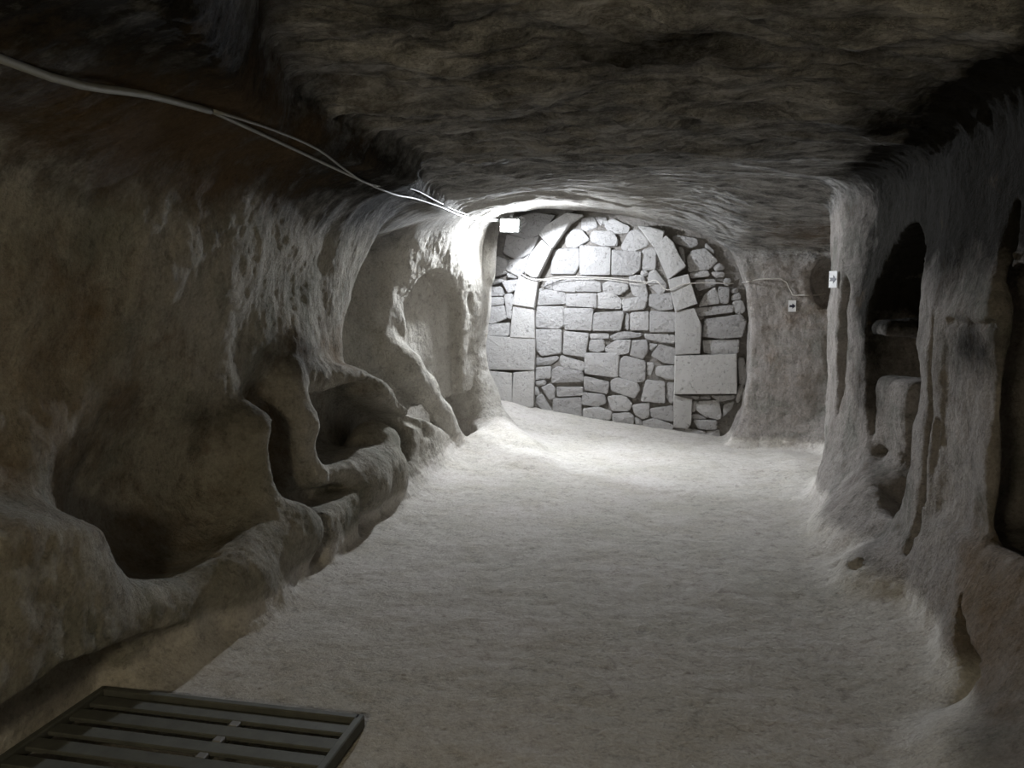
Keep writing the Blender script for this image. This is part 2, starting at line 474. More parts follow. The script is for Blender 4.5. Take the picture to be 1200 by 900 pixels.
ellipsoid((-2.05, 4.98, 0.28), (0.16, 0.32, 0.20), 0.10, add=True)            # rim bulges
ellipsoid((-2.06, 5.40, 0.22), (0.14, 0.25, 0.20), 0.10, add=True)
capsules([(-2.1, 4.40, 0.48, .07), (-2.07, 4.7, 0.43, .07), (-2.05, 5.05, 0.36, .08), (-2.05, 5.5, 0.30, .10)], 0.08, 0.06, add=True)
ellipsoid((-2.22, 5.60, 0.44), (0.20, 0.26, 0.18), 0.08, add=True)            # mound inside the basin
capsules([(-2.10, 6.02, 0.60, .06), (-2.02, 6.25, 0.50, .05)], 0.06, 0.04)      # two worn holes
capsules([(-2.08, 6.35, 0.42, .06), (-2.0, 6.6, 0.34, .045)], 0.06, 0.04)
capsules([(-2.06, 1.0, 0.15, .17), (-2.06, 2.2, 0.15, .15), (-1.97, 2.85, 0.13, .05)], 0.12, 0.04)   # undercut below the bench
capsules([(-2.54, 6.72, 1.14, .10), (-2.42, 6.86, 0.90, .16), (-2.32, 7.0, 0.70, .16), (-2.24, 7.25, 0.40, .18), (-2.16, 7.48, 0.10, .15)], 0.15, 0.10, add=True)   # foot of the rib
arch_niche((-2.27, 7.42, 0), 0.49, 0.06, 1.34, 0.14, math.atan2(1.1, 0.32), 0.03, rise=0.46)
rbox((-2.55, 7.98, 0.15), (0.55, 0.11, 0.36), 0.05, rnd=0.08)                   # dark slot beside the pier
capsules([(-2.10, 8.0, 1.52), (-2.03, 8.05, 1.25), (-2.06, 8.03, 0.9)], 0.045, 0.05)           # hacked groove at the pier
ellipsoid((-1.98, 8.06, 1.32), (0.09, 0.10, 0.10), 0.04)
capsules([(-2.15, 8.45, 1.15, .12), (-2.12, 8.65, 1.8, .13), (-2.06, 8.82, 2.4, .14)], 0.1, 0.12, add=True)
capsules([(-2.12, 8.36, 0.85, .12), (-2.05, 8.34, 0.45, .14), (-1.88, 8.22, 0.1, .18), (-1.72, 8.0, 0.0, .17), (-1.45, 7.65, -0.06, .16), (-1.15, 7.15, -0.11, .13)], 0.1, 0.15, add=True)  # pier foot running into the floor

# ---- right wall: rib with slit, tall black recess, cracked pillar, dark doorway
ellipsoid((1.26, 6.30, 1.12), (0.26, 0.09, 0.46), 0.04)
ellipsoid((1.30, 6.28, 1.55), (0.20, 0.06, 0.14), 0.04)
ellipsoid((1.46, 8.42, 1.68), (0.15, 0.22, 0.24), 0.06)
ellipsoid((1.72, 8.15, 0.95), (0.25, 0.35, 0.40), 0.15)
ellipsoid((1.72, 5.16, 1.12), (0.74, 0.74, 0.90), 0.05, tilt=-0.22, p=2.4)
ellipsoid((1.60, 4.85, 0.62), (0.55, 0.42, 0.45), 0.06)
rbox((1.62, 5.62, 1.33), (0.30, 0.16, 0.05), 0.05, add=True, rnd=0.03)
rbox((1.60, 5.50, 0.78), (0.24, 0.22, 0.24), 0.05, add=True, rz=0.2, rnd=0.05)
ellipsoid((1.50, 5.45, 0.30), (0.28, 0.30, 0.22), 0.10, add=True)
rbox((1.12, 3.79, 0.98), (0.155, 0.26, 0.46), 0.04, rz=0.06, rnd=0.03)          # smooth sunk panel
for dx in (-0.08, 0.0, 0.07, 0.14):                                                    # long crack
    capsules([(1.24 + dx, 4.24, 1.46, .025), (1.22 + dx, 4.22, 1.1, .038), (1.20 + dx, 4.21, 0.75, .040), (1.16 + dx, 4.21, 0.4, .040), (1.07 + dx, 4.26, 0.02, .042)], 0.03, 0.015)
capsules([(1.25, 4.11, 0.95, .03), (1.21, 4.09, 0.6, .035), (1.18, 4.08, 0.46, .03)], 0.025, 0.015)
ellipsoid((1.30, 3.56, 1.72), (0.22, 0.05, 0.20), 0.03)                        # upright slot
rbox((1.70, 2.76, 1.10), (0.60, 0.79, 0.54), 0.05, rnd=0.10)
rbox((1.97, 3.13, 1.08), (0.635, 1.15, 0.64), 0.04, rnd=0.10)                    # doorway to a dark chamber
ellipsoid((1.13, 4.46, 0.04), (0.20, 0.30, 0.16), 0.16, add=True)
ellipsoid((1.0, 4.40, 0.12), (0.06, 0.05, 0.035), 0.02)
ellipsoid((0.93, 4.62, 0.06), (0.06, 0.06, 0.035), 0.02)
ellipsoid((1.25, 5.3, 0.05), (0.30, 0.55, 0.20), 0.15, add=True)
for dx in (0.0, 0.05):
    capsules([(1.20 + dx, 3.46, 0.30, .02), (1.14 + dx, 3.28, 0.20, .045), (1.10 + dx, 3.10, 0.13, .075), (1.02 + dx, 3.06, 0.0, .035)], 0.04, 0.015)  # broken crack in the foot
ellipsoid((1.15, 2.55, -0.05), (0.35, 0.5, 0.22), 0.15, add=True)

# ---- roof: broken hollow and hanging edges
ellipsoid((0.75, 2.45, 2.70), (0.50, 0.28, 0.16), 0.06)
ellipsoid((0.35, 2.20, 2.72), (0.35, 0.16, 0.13), 0.05)
ellipsoid((-1.55, 4.98, 2.36), (0.18, 0.22, 0.10), 0.06)
# ---- pit under the grate
rbox((-1.62, 2.04, 0.10), (0.575, 0.56, 0.10), 0.03, rnd=0.03)
rbox((-1.62, 2.04, -0.20), (0.505, 0.51, 0.26), 0.01, rnd=0.02)

F = np.clip(F, -0.15, 0.15)
F[0], F[-1] = 0.15, 0.15
F[:, 0], F[:, -1] = 0.15, 0.15
F[:, :, 0], F[:, :, -1] = 0.15, 0.15
grid = openvdb.FloatGrid(background=0.15)
grid.copyFromArray(F)
gp, gq = grid.convertToQuads(0.0)
V = np.asarray(gp, dtype=np.float32) * VOX + np.array([X0, Y0, Z0], dtype=np.float32)
Q = np.asarray(gq, dtype=np.int64)
del F, grid

def subdivide(V, Q):
    n = len(V)
    E = np.stack([Q, np.roll(Q, -1, axis=1)], axis=2).reshape(-1, 2)
    E.sort(axis=1)
    key = E[:, 0] * n + E[:, 1]
    uk, inv = np.unique(key, return_inverse=True)
    mid = 0.5 * (V[uk // n] + V[uk % n])
    cen = V[Q].mean(axis=1)
    em = inv.reshape(-1, 4) + n
    cc = np.arange(len(Q)) + n + len(uk)
    NQ = np.concatenate([np.stack([Q[:, k], em[:, k], cc, em[:, k - 1]], axis=1) for k in range(4)])
    return np.concatenate([V, mid, cen]).astype(np.float32), NQ

def smooth(V, Q, it=1, lam=0.5):
    n = len(V)
    for _ in range(it):
        acc = np.zeros_like(V, dtype=np.float64); cnt = np.zeros(n)
        for k in range(4):
            for j in (1, 3):
                b = Q[:, (k + j) % 4]
                for d in range(3): acc[:, d] += np.bincount(Q[:, k], weights=V[b, d], minlength=n)
                cnt += np.bincount(Q[:, k], minlength=n)
        V = (V * (1 - lam) + lam * acc / np.maximum(cnt, 1)[:, None]).astype(np.float32)
    return V

def vnormals(V, Q):
    fn = np.cross(V[Q[:, 2]] - V[Q[:, 0]], V[Q[:, 3]] - V[Q[:, 1]])
    N = np.zeros((len(V), 3))
    for k in range(4):
        for d in range(3): N[:, d] += np.bincount(Q[:, k], weights=fn[:, d], minlength=len(V))
    return (N / np.maximum(np.linalg.norm(N, axis=1, keepdims=True), 1e-9)).astype(np.float32)

keep = (V[Q].mean(axis=1)[:, 1] > -2.1)
Q = Q[keep]
V = smooth(V, Q, 1, 0.4)
N = vnormals(V, Q)
# face the air
probe = int(np.argmin(np.linalg.norm(V - np.array([0, 4, 0]), axis=1)))
if N[probe, 2] < 0: Q = Q[:, ::-1].copy()
V, Q = subdivide(V, Q)
N = vnormals(V, Q)

def surf_terms(P):
    xl = left_surface(P[:, 1], P[:, 2]); xr = right_surface(P[:, 1], P[:, 2])
    zc = ceiling_surface(P[:, 0], P[:, 1]); zf = floor_surface(P[:, 0], P[:, 1])
    return np.stack([xl - P[:, 0], P[:, 0] - xr, P[:, 2] - zc, zf - P[:, 2]], axis=1)

# relief along the normals: lumpy carved walls, flaky layered roof, trodden floor
roof = np.clip((-N[:, 2] - 0.25) / 0.4, 0, 1)
flo = np.clip((N[:, 2] - 0.55) / 0.3, 0, 1) * np.clip((0.35 - V[:, 2]) / 0.2, 0, 1)
side = np.clip(1 - roof - flo, 0, 1)
d_wall = 0.050 * perlin(V * 1.7) + 0.026 * perlin(V * 4.3 + 9) + 0.010 * perlin(V * 11 + 3) + 0.006 * perlin(V * 27 + 5)
ca, sa = math.cos(0.22), math.sin(0.22)
W = np.stack([(V[:, 0] * ca + V[:, 1] * sa), (-V[:, 0] * sa + V[:, 1] * ca), V[:, 2]], axis=1)
warp = 0.25 * perlin(V * 1.5 + 20)
W[:, 1] += warp
def ridged(P): return 1 - 2.2 * np.abs(perlin(P))
rough_roof = 0.35 + 0.65 * (1 - sstep(4.2, 6.0, V[:, 1] + 0.4 * V[:, 0]))
smooth_cornice = sstep(-0.1, 0.1, V[:, 0] - curve(V[:, 1], CORNICE))
tr = 6.5 * perlin(W * np.array([0.8, 2.4, 1.5]) + 15) + 2.2 * perlin(W * np.array([2.5, 7.0, 3.0]) + 33) + 0.6 * perlin(W * np.array([8, 18, 9.0]))
fl = np.floor(tr); fr = tr - fl
terrace = 0.024 * (fl + np.clip((fr - 0.78) / 0.22, 0, 1))
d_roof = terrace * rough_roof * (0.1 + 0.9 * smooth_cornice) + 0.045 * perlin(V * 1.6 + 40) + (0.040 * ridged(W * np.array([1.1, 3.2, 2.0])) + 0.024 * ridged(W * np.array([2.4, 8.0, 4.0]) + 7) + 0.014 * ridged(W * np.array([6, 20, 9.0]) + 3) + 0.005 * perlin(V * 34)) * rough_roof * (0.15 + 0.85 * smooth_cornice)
d_flo = 0.010 * perlin(V * 2.2 + 60) + 0.006 * perlin(V * 7 + 61) + 0.003 * perlin(V * 19 + 62)
pit = (V[:, 0] > -2.2) & (V[:, 0] < -1.05) & (V[:, 1] < 2.65) & (V[:, 2] < 0.15)
D = side * d_wall + roof * d_roof + flo * d_flo
D[pit] *= 0.15
V = (V - N * D[:, None]).astype(np.float32)
N = vnormals(V, Q)

# stains and tones: R soot, G rusty brown, B paler towards the far left
def blob(c, r): return np.exp(-np.sum(((V - np.array(c)) / np.array(r)) ** 2, axis=1))
stain = np.zeros((len(V), 4), dtype=np.float32); stain[:, 3] = 1
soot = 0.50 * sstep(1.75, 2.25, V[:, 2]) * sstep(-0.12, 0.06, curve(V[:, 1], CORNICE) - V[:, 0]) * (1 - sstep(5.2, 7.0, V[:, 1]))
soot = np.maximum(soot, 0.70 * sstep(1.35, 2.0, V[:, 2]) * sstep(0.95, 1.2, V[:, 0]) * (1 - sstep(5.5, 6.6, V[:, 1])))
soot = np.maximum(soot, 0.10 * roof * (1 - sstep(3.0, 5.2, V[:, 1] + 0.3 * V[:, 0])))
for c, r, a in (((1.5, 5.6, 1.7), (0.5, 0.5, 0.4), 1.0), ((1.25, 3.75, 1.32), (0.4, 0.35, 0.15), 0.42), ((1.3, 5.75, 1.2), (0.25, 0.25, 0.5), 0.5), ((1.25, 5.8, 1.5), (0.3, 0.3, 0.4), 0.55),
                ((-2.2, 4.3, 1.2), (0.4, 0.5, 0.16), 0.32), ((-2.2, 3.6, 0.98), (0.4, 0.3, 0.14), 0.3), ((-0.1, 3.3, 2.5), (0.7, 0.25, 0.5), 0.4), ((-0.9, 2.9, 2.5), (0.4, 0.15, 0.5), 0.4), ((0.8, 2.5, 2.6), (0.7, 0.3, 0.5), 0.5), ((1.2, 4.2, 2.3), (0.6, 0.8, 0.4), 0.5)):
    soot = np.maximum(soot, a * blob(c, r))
stain[:, 0] = np.clip(soot, 0, 1)
brown = np.zeros(len(V))
for c, r, a in (((-1.9, 2.8, 2.2), (0.4, 1.2, 0.3), 0.55), ((-2.5, 4.2, 0.7), (0.3, 0.5, 0.5), 0.55), ((-2.5, 3.1, 0.3), (0.4, 0.7, 0.3), 0.4), ((1.6, 8.0, 1.6), (0.4, 0.4, 0.5), 0.5), ((1.2, 8.3, 1.1), (0.7, 0.5, 1.2), 0.14),  # last blob here: reddish brown of the far right face plus painted-in shade
                ((1.2, 7.8, 2.1), (0.5, 0.7, 0.3), 0.30), ((-2.3, 2.4, 1.2), (0.4, 0.9, 0.7), 0.35), ((-2.3, 5.0, 1.1), (0.3, 0.3, 0.35), 0.4), ((1.25, 3.2, 0.35), (0.4, 0.5, 0.35), 0.45)):
    brown = np.maximum(brown, a * blob(c, r))
stain[:, 1] = brown
pale = np.zeros(len(V))
pale = np.maximum(pale, 0.5 * sstep(5.5, 7.5, V[:, 1]) * (1 - sstep(-0.6, 0.6, V[:, 0])))
stain[:, 2] = pale

# classify faces by the boundary they belong to
FC = V[Q].mean(axis=1)
FN = N[Q].mean(axis=1)
T = surf_terms(FC)
cls = np.argmax(T, axis=1)
cls[(FC[:, 2] < 0.25) & (FN[:, 2] > 0.75) & (np.abs(FC[:, 0]) < 1.9) & (cls != 2)] = 3
cls[(FC[:, 2] < -0.06)] = 3
cls[FC[:, 1] < -1.55] = 4
TV = surf_terms(V)
zone = np.ones((len(V), 4), dtype=np.float32)
zone[:, 0] = 1 - sstep(0.0, 0.20, V[:, 2] - floor_surface(V[:, 0], V[:, 1]))
zone[:, 1] = sstep(-0.22, 0.12, TV[:, 2] - np.maximum(TV[:, 0], TV[:, 1]))
zone[:, 2] = sstep(-0.4, 0.4, V[:, 0])
def shell(name, idx):
    q = Q[cls == idx]
    used, inv = np.unique(q, return_inverse=True)
    q = inv.reshape(-1, 4)
    me = bpy.data.meshes.new(name)
    me.vertices.add(len(used)); me.vertices.foreach_set('co', V[used].ravel())
    me.loops.add(q.size); me.loops.foreach_set('vertex_index', q.ravel().astype(np.int32))
    me.polygons.add(len(q)); me.polygons.foreach_set('loop_start', (np.arange(len(q)) * 4).astype(np.int32))
    me.polygons.foreach_set('use_smooth', np.ones(len(q), dtype=bool))
    me.update(calc_edges=True)
    a = me.color_attributes.new('stain', 'FLOAT_COLOR', 'POINT')
    a.data.foreach_set('color', stain[used].ravel())
    a = me.color_attributes.new('zone', 'FLOAT_COLOR', 'POINT')
    a.data.foreach_set('color', zone[used].ravel())
    me.normals_split_custom_set_from_vertices(N[used])
    return tag(link(name, me, M_ROCK), kind='structure')
floor = tag(shell('floor', 3), 'pale dusty rock-cut floor of the cave, trodden smooth')
wall_left = tag(shell('wall_left', 0), 'carved tuff side wall with basins, benches and a blind arch')
wall_right = tag(shell('wall_right', 1), 'sooty carved tuff wall with tall dark recess and cracked pillar')
ceiling = tag(shell('ceiling', 2), 'dark flaky layered rock ceiling')
wall_entry = tag(shell('wall_entry', 4), 'rock wall closing the cave at the entry end')
bpy.context.view_layer.update()
SHELL = [wall_left, wall_right, ceiling, floor]

def cast(origin, target, off=0.0):
    """point on the rock seen from `origin` towards `target`, lifted off by `off`"""
    o = Vector(origin); d = (Vector(target) - o).normalized(); best = None
    for s in SHELL:
        ok, loc, nor, _ = s.ray_cast(o, d)
        if ok and (best is None or (loc - o).length < (best[0] - o).length): best = (loc, nor)
    if best is None: return Vector(target), -d
    n = best[1] if best[1].dot(d) < 0 else -best[1]
    return best[0] + n * off, n
STONES = [
('A',16,[(-161,229),(-153,240),(-130,253),(-124,243),(-146,213)]),
('A',16,[(-128,253),(-110,251),(-123,243)]),
('A',16,[(-180,186),(-172,206),(-159,222),(-147,212),(-164,179),(-170,179)]),
('A',13,[(-196,146),(-190,168),(-187,180),(-164,176),(-169,142)]),
('A',10,[(-199,106),(-195,145),(-169,141),(-168,105)]),
('A',9,[(-232,106),(-168,104),(-169,66),(-231,65)]),
('A',8,[(-227,63),(-198,60),(-198,22),(-221,24)]),
('A',8,[(-195,61),(-169,65),(-170,20),(-197,21)]),
('L',5,[(-199,249),(-172,256),(-144,252),(-162,230),(-180,226),(-201,232)]),
('L',4,[(-205,231),(-180,225),(-164,228),(-175,208),(-192,201),(-209,209)]),
('L',5,[(-218,205),(-205,200),(-203,185),(-221,181)]),
('L',5,[(-202,200),(-184,201),(-176,206),(-183,186),(-191,178),(-204,180)]),
('L',4,[(-227,177),(-213,177),(-209,174),(-229,169)]),
('L',5,[(-211,174),(-189,176),(-193,164),(-203,160)]),
('L',4,[(-230,167),(-213,167),(-209,157),(-231,156)]),
('L',5,[(-231,154),(-210,155),(-209,146),(-225,144),(-231,146)]),
('L',5,[(-231,143),(-223,142),(-209,144),(-205,129),(-223,122),(-232,124)]),
('L',4,[(-208,157),(-198,159),(-197,149),(-198,129),(-204,129)]),
('L',4,[(-233,120),(-221,121),(-202,123),(-203,107),(-233,107)]),
('I',0,[(-112,248),(-97,249),(-92,238),(-106,233),(-112,236)]),
('I',-1,[(-96,250),(-82,248),(-83,243),(-89,239)]),
('I',1,[(-83,243),(-75,246),(-55,237),(-56,230),(-75,230),(-83,236)]),
('I',2,[(-131,229),(-120,235),(-111,234),(-102,223),(-118,214),(-130,215)]),
('I',2,[(-101,227),(-98,233),(-76,232),(-69,224),(-70,215),(-86,216),(-100,220)]),
('I',0,[(-64,215),(-55,231),(-46,233),(-35,223),(-33,215),(-49,208),(-62,210)]),
('I',1,[(-147,212),(-115,213),(-114,195),(-120,183),(-149,183)]),
('I',3,[(-113,216),(-77,213),(-77,181),(-113,182)]),
('I',2,[(-75,210),(-41,207),(-42,187),(-51,181),(-75,181)]),
('I',0,[(-40,208),(-30,212),(-24,209),(-24,187),(-39,187)]),
('I',0,[(-154,174),(-148,176),(-147,163),(-159,167)]),
('I',1,[(-146,176),(-119,178),(-119,161),(-146,163)]),
('I',1,[(-118,177),(-107,180),(-88,171),(-88,161),(-118,162)]),
('I',2,[(-86,170),(-74,176),(-56,170),(-55,164),(-65,158),(-84,161)]),
('I',0,[(-54,180),(-38,180),(-32,158),(-34,154),(-48,157),(-53,167)]),
('I',2,[(-31,183),(-24,186),(-11,169),(-13,161),(-19,158),(-32,170)]),
('I',0,[(-41,186),(-33,185),(-34,180),(-40,180)]),
('I',1,[(-167,166),(-132,160),(-131,147),(-168,145)]),
('I',3,[(-129,159),(-93,159),(-93,142),(-130,144)]),
('I',1,[(-92,159),(-74,161),(-63,151),(-64,141),(-92,142)]),
('I',2,[(-62,152),(-43,155),(-32,154),(-36,141),(-60,138)]),
('I',1,[(-30,158),(-6,159),(-3,141),(-18,140),(-30,144)]),
('I',1,[(-169,143),(-134,143),(-133,120),(-140,116),(-169,118)]),
('I',3,[(-132,141),(-97,141),(-99,115),(-131,116)]),
('I',3,[(-95,136),(-62,138),(-60,135),(-64,115),(-97,115)]),
('I',0,[(-59,134),(-54,135),(-54,116),(-58,117)]),
('I',1,[(-52,136),(-31,138),(-31,116),(-52,116)]),
('I',1,[(-29,138),(0,137),(0,115),(-29,114)]),
('I',2,[(-169,115),(-136,115),(-136,87),(-161,83),(-168,92)]),
('I',2,[(-132,113),(-102,111),(-106,83),(-133,86)]),
('I',0,[(-101,111),(-80,112),(-77,106),(-99,105)]),
('I',1,[(-76,108),(-64,114),(-37,112),(-41,108),(-73,104)]),
('I',1,[(-100,103),(-84,104),(-82,92),(-91,88),(-101,91)]),
('I',2,[(-81,95),(-69,103),(-51,104),(-54,89),(-65,87),(-80,89)]),
('I',1,[(-50,103),(-32,104),(-31,91),(-37,82),(-52,86)]),
('I',1,[(-35,112),(0,111),(0,101),(-16,102),(-33,106)]),
('I',2,[(-27,87),(-17,99),(0,95),(0,77),(-13,79)]),
('I',-1,[(-30,100),(-20,99),(-26,92),(-29,94)]),
('I',0,[(-168,80),(-141,83),(-139,79),(-151,72),(-168,71)]),
('I',2,[(-136,84),(-107,76),(-108,66),(-134,70),(-137,76)]),
('I',3,[(-106,87),(-65,88),(-66,59),(-106,63)]),
('I',2,[(-63,80),(-58,85),(-34,79),(-34,57),(-45,54),(-64,60)]),
('I',-1,[(-32,77),(-23,77),(-27,62),(-33,63)]),
('I',2,[(-20,73),(0,75),(1,59),(-8,59),(-21,64)]),
('I',1,[(-169,67),(-149,70),(-149,56),(-169,53)]),
('I',2,[(-147,65),(-140,70),(-109,65),(-108,53),(-147,50)]),
('I',2,[(-107,59),(-76,53),(-79,39),(-106,43)]),
('I',3,[(-74,54),(-67,59),(-43,53),(-40,46),(-46,35),(-73,43)]),
('I',3,[(-32,57),(-11,55),(-10,31),(-38,32)]),
('I',0,[(-8,54),(1,55),(0,31),(-4,31),(-9,38)]),
('I',1,[(-169,50),(-157,53),(-155,48),(-165,45)]),
('I',0,[(-171,42),(-166,44),(-163,35),(-169,34)]),
('I',1,[(-161,44),(-149,48),(-143,43),(-144,30),(-151,29)]),
('I',1,[(-141,45),(-109,46),(-109,36),(-140,33)]),
('I',2,[(-108,39),(-83,38),(-80,28),(-92,23),(-109,25)]),
('I',2,[(-78,35),(-57,38),(-49,27),(-53,19),(-72,19)]),
('I',2,[(-48,26),(-28,30),(-28,14),(-36,10),(-45,16)]),
('I',1,[(-27,23),(-1,28),(0,9),(-25,13)]),
('I',1,[(-167,31),(-160,35),(-147,14),(-155,12),(-166,22)]),
('I',2,[(-145,30),(-111,33),(-110,9),(-145,11)]),
('I',3,[(-108,19),(-90,22),(-73,17),(-74,8),(-107,6)]),
('I',2,[(-72,15),(-52,17),(-46,12),(-47,2),(-71,6)]),
('I',1,[(-35,8),(-21,11),(0,5),(-1,-1),(-35,-1)]),
('I',0,[(-45,11),(-38,9),(-37,2),(-44,1)]),
('A',12,[(-44,236),(-30,234),(-15,229),(-18,218),(-26,213)]),
('A',12,[(-26,213),(-12,224),(-5,217),(2,203),(10,190),(-9,175)]),
('A',12,[(-9,174),(13,180),(24,148),(0,139)]),
('A',10,[(0,138),(21,142),(29,122),(28,91),(1,89)]),
('A',10,[(1,87),(68,90),(70,46),(1,43)]),
('A',6,[(0,41),(21,36),(20,9),(16,3),(1,3)]),
('R',3,[(-5,223),(-1,225),(22,221),(23,214),(15,211),(-2,217)]),
('R',4,[(12,200),(17,207),(32,209),(45,196),(37,187),(14,184)]),
('R',2,[(2,212),(7,210),(10,194),(5,200)]),
('R',3,[(15,182),(34,185),(37,179),(17,176)]),
('R',2,[(32,216),(42,206),(39,204),(32,210)]),
('R',3,[(41,189),(47,193),(52,190),(52,186),(44,184)]),
('R',2,[(39,183),(52,183),(53,178),(44,177)]),
('R',3,[(22,174),(43,175),(44,168),(26,162),(22,166)]),
('R',4,[(26,144),(33,158),(43,166),(47,158),(49,148)]),
('R',4,[(47,166),(59,165),(58,148),(51,148),(48,158)]),
('R',2,[(62,156),(70,160),(72,153),(63,151)]),
('R',3,[(63,149),(73,151),(77,141),(73,136),(66,138)]),
('R',4,[(22,142),(63,146),(64,138),(27,133),(22,136)]),
('R',6,[(33,129),(72,135),(78,126),(74,110),(54,108),(31,110)]),
('R',4,[(32,105),(71,107),(70,91),(43,89),(33,92)]),
('R',3,[(71,85),(77,86),(82,66),(81,56),(73,57)]),
('R',2,[(73,54),(78,55),(77,43),(72,34),(70,39)]),
('R',1,[(57,31),(68,36),(65,27),(56,17)]),
('R',3,[(26,25),(29,34),(51,36),(54,17),(50,14),(35,18)]),
('R',3,[(23,12),(49,13),(49,2),(30,2)]),
('R',2,[(3,0),(20,1),(37,-1),(37,-7),(27,-9),(4,-5)]),
('R',1,[(38,-1),(52,2),(53,-6),(39,-7)]),
('R',1,[(22,33),(28,33),(26,25),(22,21)]),
('R',1,[(21,19),(30,18),(38,14),(23,13)]),
('R',2,[(7,40),(29,40),(27,37),(23,37)]),
('R',2,[(31,40),(40,41),(42,37),(31,37)]),
('R',2,[(43,41),(69,43),(68,39),(53,35)]),
('R',2,[(54,176),(61,175),(59,168),(53,169)]),
('R',2,[(61,163),(68,165),(68,160),(62,159)]),
('R',1,[(25,132),(32,133),(30,129),(25,129)])]

# ------------------------------------------------------------------ masonry closing the far arch
random.seed(5)
def wall_y(x): return 9.45 - 0.12 * x
def stone_mesh(pts, depth, chamfer, bulge, rnd):
    P = [Vector((x / 100, z / 100)) for x, z in pts]
    area = sum(P[i].x * P[(i + 1) % len(P)].y - P[(i + 1) % len(P)].x * P[i].y for i in range(len(P)))
    if area < 0: P.reverse()
    c = sum(P, Vector((0, 0))) / len(P)
    P = [p + (p - c).normalized() * 0.010 for p in P]
    out = []
    for i, p in enumerate(P):                                       # cut the corners
        a, b = P[i - 1], P[(i + 1) % len(P)]
        out.append(p + (a - p) * min(0.3, rnd / max((a - p).length, 1e-3)))
        out.append(p + (b - p) * min(0.3, rnd / max((b - p).length, 1e-3)))
    n = len(out)
    def inset(q, m):
        v = c - q
        return q + v * min(0.45, m / max(v.length, 1e-3))
    jit = lambda s: random.uniform(-s, s)
    V, Fc = [], []
    for q in out: V.append((q.x, depth, q.y))
    for q in out:
        q = q + Vector((jit(0.003), jit(0.003)))
        V.append((q.x, 0.0 + chamfer * 0.9, q.y))
    for q in out:
        q = inset(q, chamfer) + Vector((jit(0.004), jit(0.004)))
        V.append((q.x, jit(bulge * 0.35), q.y))
    V.append((c.x + jit(0.01), -bulge, c.y + jit(0.01)))
    for r in range(2):
        for i in range(n):
            j = (i + 1) % n
            Fc.append((r * n + i, r * n + j, (r + 1) * n + j, (r + 1) * n + i))
    for i in range(n):
        Fc.append((2 * n + i, 2 * n + (i + 1) % n, 3 * n))
    me = mesh_from('stone', V, Fc, smooth=False)
    return me

# rough earth-and-chip core behind the stones
gxn, gzn = 60, 56
Vb, Fb = [], []
xs = np.linspace(-2.62, 1.10, gxn); zs = np.linspace(-0.3, 2.85, gzn)
PB = np.array([(x, wall_y(x) + 0.028, z) for z in zs for x in xs])
PB[:, 1] += 0.035 * perlin(PB * 4.0 + 11) + 0.03 * perlin(PB * 13.0 + 2)
nb = len(PB)
PB2 = PB.copy(); PB2[:, 1] = 9.95
for j in range(gzn - 1):
    for i in range(gxn - 1):
        a = j * gxn + i
        Fb.append((a, a + 1, a + gxn + 1, a + gxn))
border = [i for i in range(gxn)] + [j * gxn + gxn - 1 for j in range(1, gzn)] + [(gzn - 1) * gxn + i for i in range(gxn - 2, -1, -1)] + [j * gxn for j in range(gzn - 2, 0, -1)]
ext = {b: nb + k for k, b in enumerate(border)}
PV = np.concatenate([PB, PB2[border]])
for k, b in enumerate(border):
    b2 = border[(k + 1) % len(border)]
    Fb.append((b2, b, ext[b], ext[b2]))
Fb.append(tuple(ext[b] for b in border))
wall_end = tag(link('wall_end', mesh_from('wall_end', PV, Fb), M_MORTAR), 'rough stone masonry wall with arch closing the far end', kind='structure')
for kind, off, pts in STONES:
    dressed = kind == 'A'
    me = stone_mesh(pts, 0.16 + off / 100, 0.010 if dressed else random.uniform(0.006, 0.014), 0.006 if dressed else random.uniform(0.002, 0.016), 0.008 if dressed else 0.017)
    o = link('arch_stone' if dressed else 'stone', me, M_BLOCK if dressed else M_STONE, wall_end)
    for v in me.vertices:                                           # local wall drawing -> the wall's own plane
        v.co.y += wall_y(v.co.x) - off / 100 + (0 if dressed else 0)
    me.update()

# ------------------------------------------------------------------ floodlight at the pier top, second head added to light the gallery
lamp_at = Vector((-1.76, 8.55, 2.31))
lamp = bpy.data.objects.new('floodlight', None); C.objects.link(lamp)
lamp.location = lamp_at
tag(lamp, 'blazing white floodlight under the rock lip above the pier, second head added to light the gallery', 'lamp')
bm = bmesh.new()
add_box(bm, (0, 0, 0.13), (0.02, 0.02, 0.09)); add_box(bm, (0, 0, 0.05), (0.03, 0.10, 0.012), bevel=0.004)
link('bracket', bm_mesh('bracket', bm), M_LAMP, lamp)
def flood_head(loc, aim):
    rot = aim.normalized().to_track_quat('-Z', 'Y').to_matrix()
    bm = bmesh.new(); add_box(bm, (0, 0, 0.03), (0.065, 0.045, 0.020), bevel=0.008)
    for k in range(7): add_box(bm, (-0.045 + 0.015 * k, 0, 0.056), (0.0025, 0.04, 0.012))
    hd = link('lamp_head', bm_mesh('lamp_head', bm), M_LAMP, lamp)
    hd.location = loc; hd.rotation_euler = rot.to_euler(); hd.scale = (1.7, 1.7, 1.4)
    bm = bmesh.new()
    for sx, sy, hx, hy in ((0, 0.042, 0.065, 0.004), (0, -0.042, 0.065, 0.004), (0.061, 0, 0.004, 0.045), (-0.061, 0, 0.004, 0.045)):
        add_box(bm, (sx, sy, 0.003), (hx, hy, 0.009))
    link('rim_frame', bm_mesh('rim_frame', bm), M_LAMP, hd)
    bm = bmesh.new(); add_box(bm, (0, 0, 0.007), (0.057, 0.038, 0.003))
    link('lamp_glass', bm_mesh('lamp_glass', bm), M_LED, hd)
    return hd
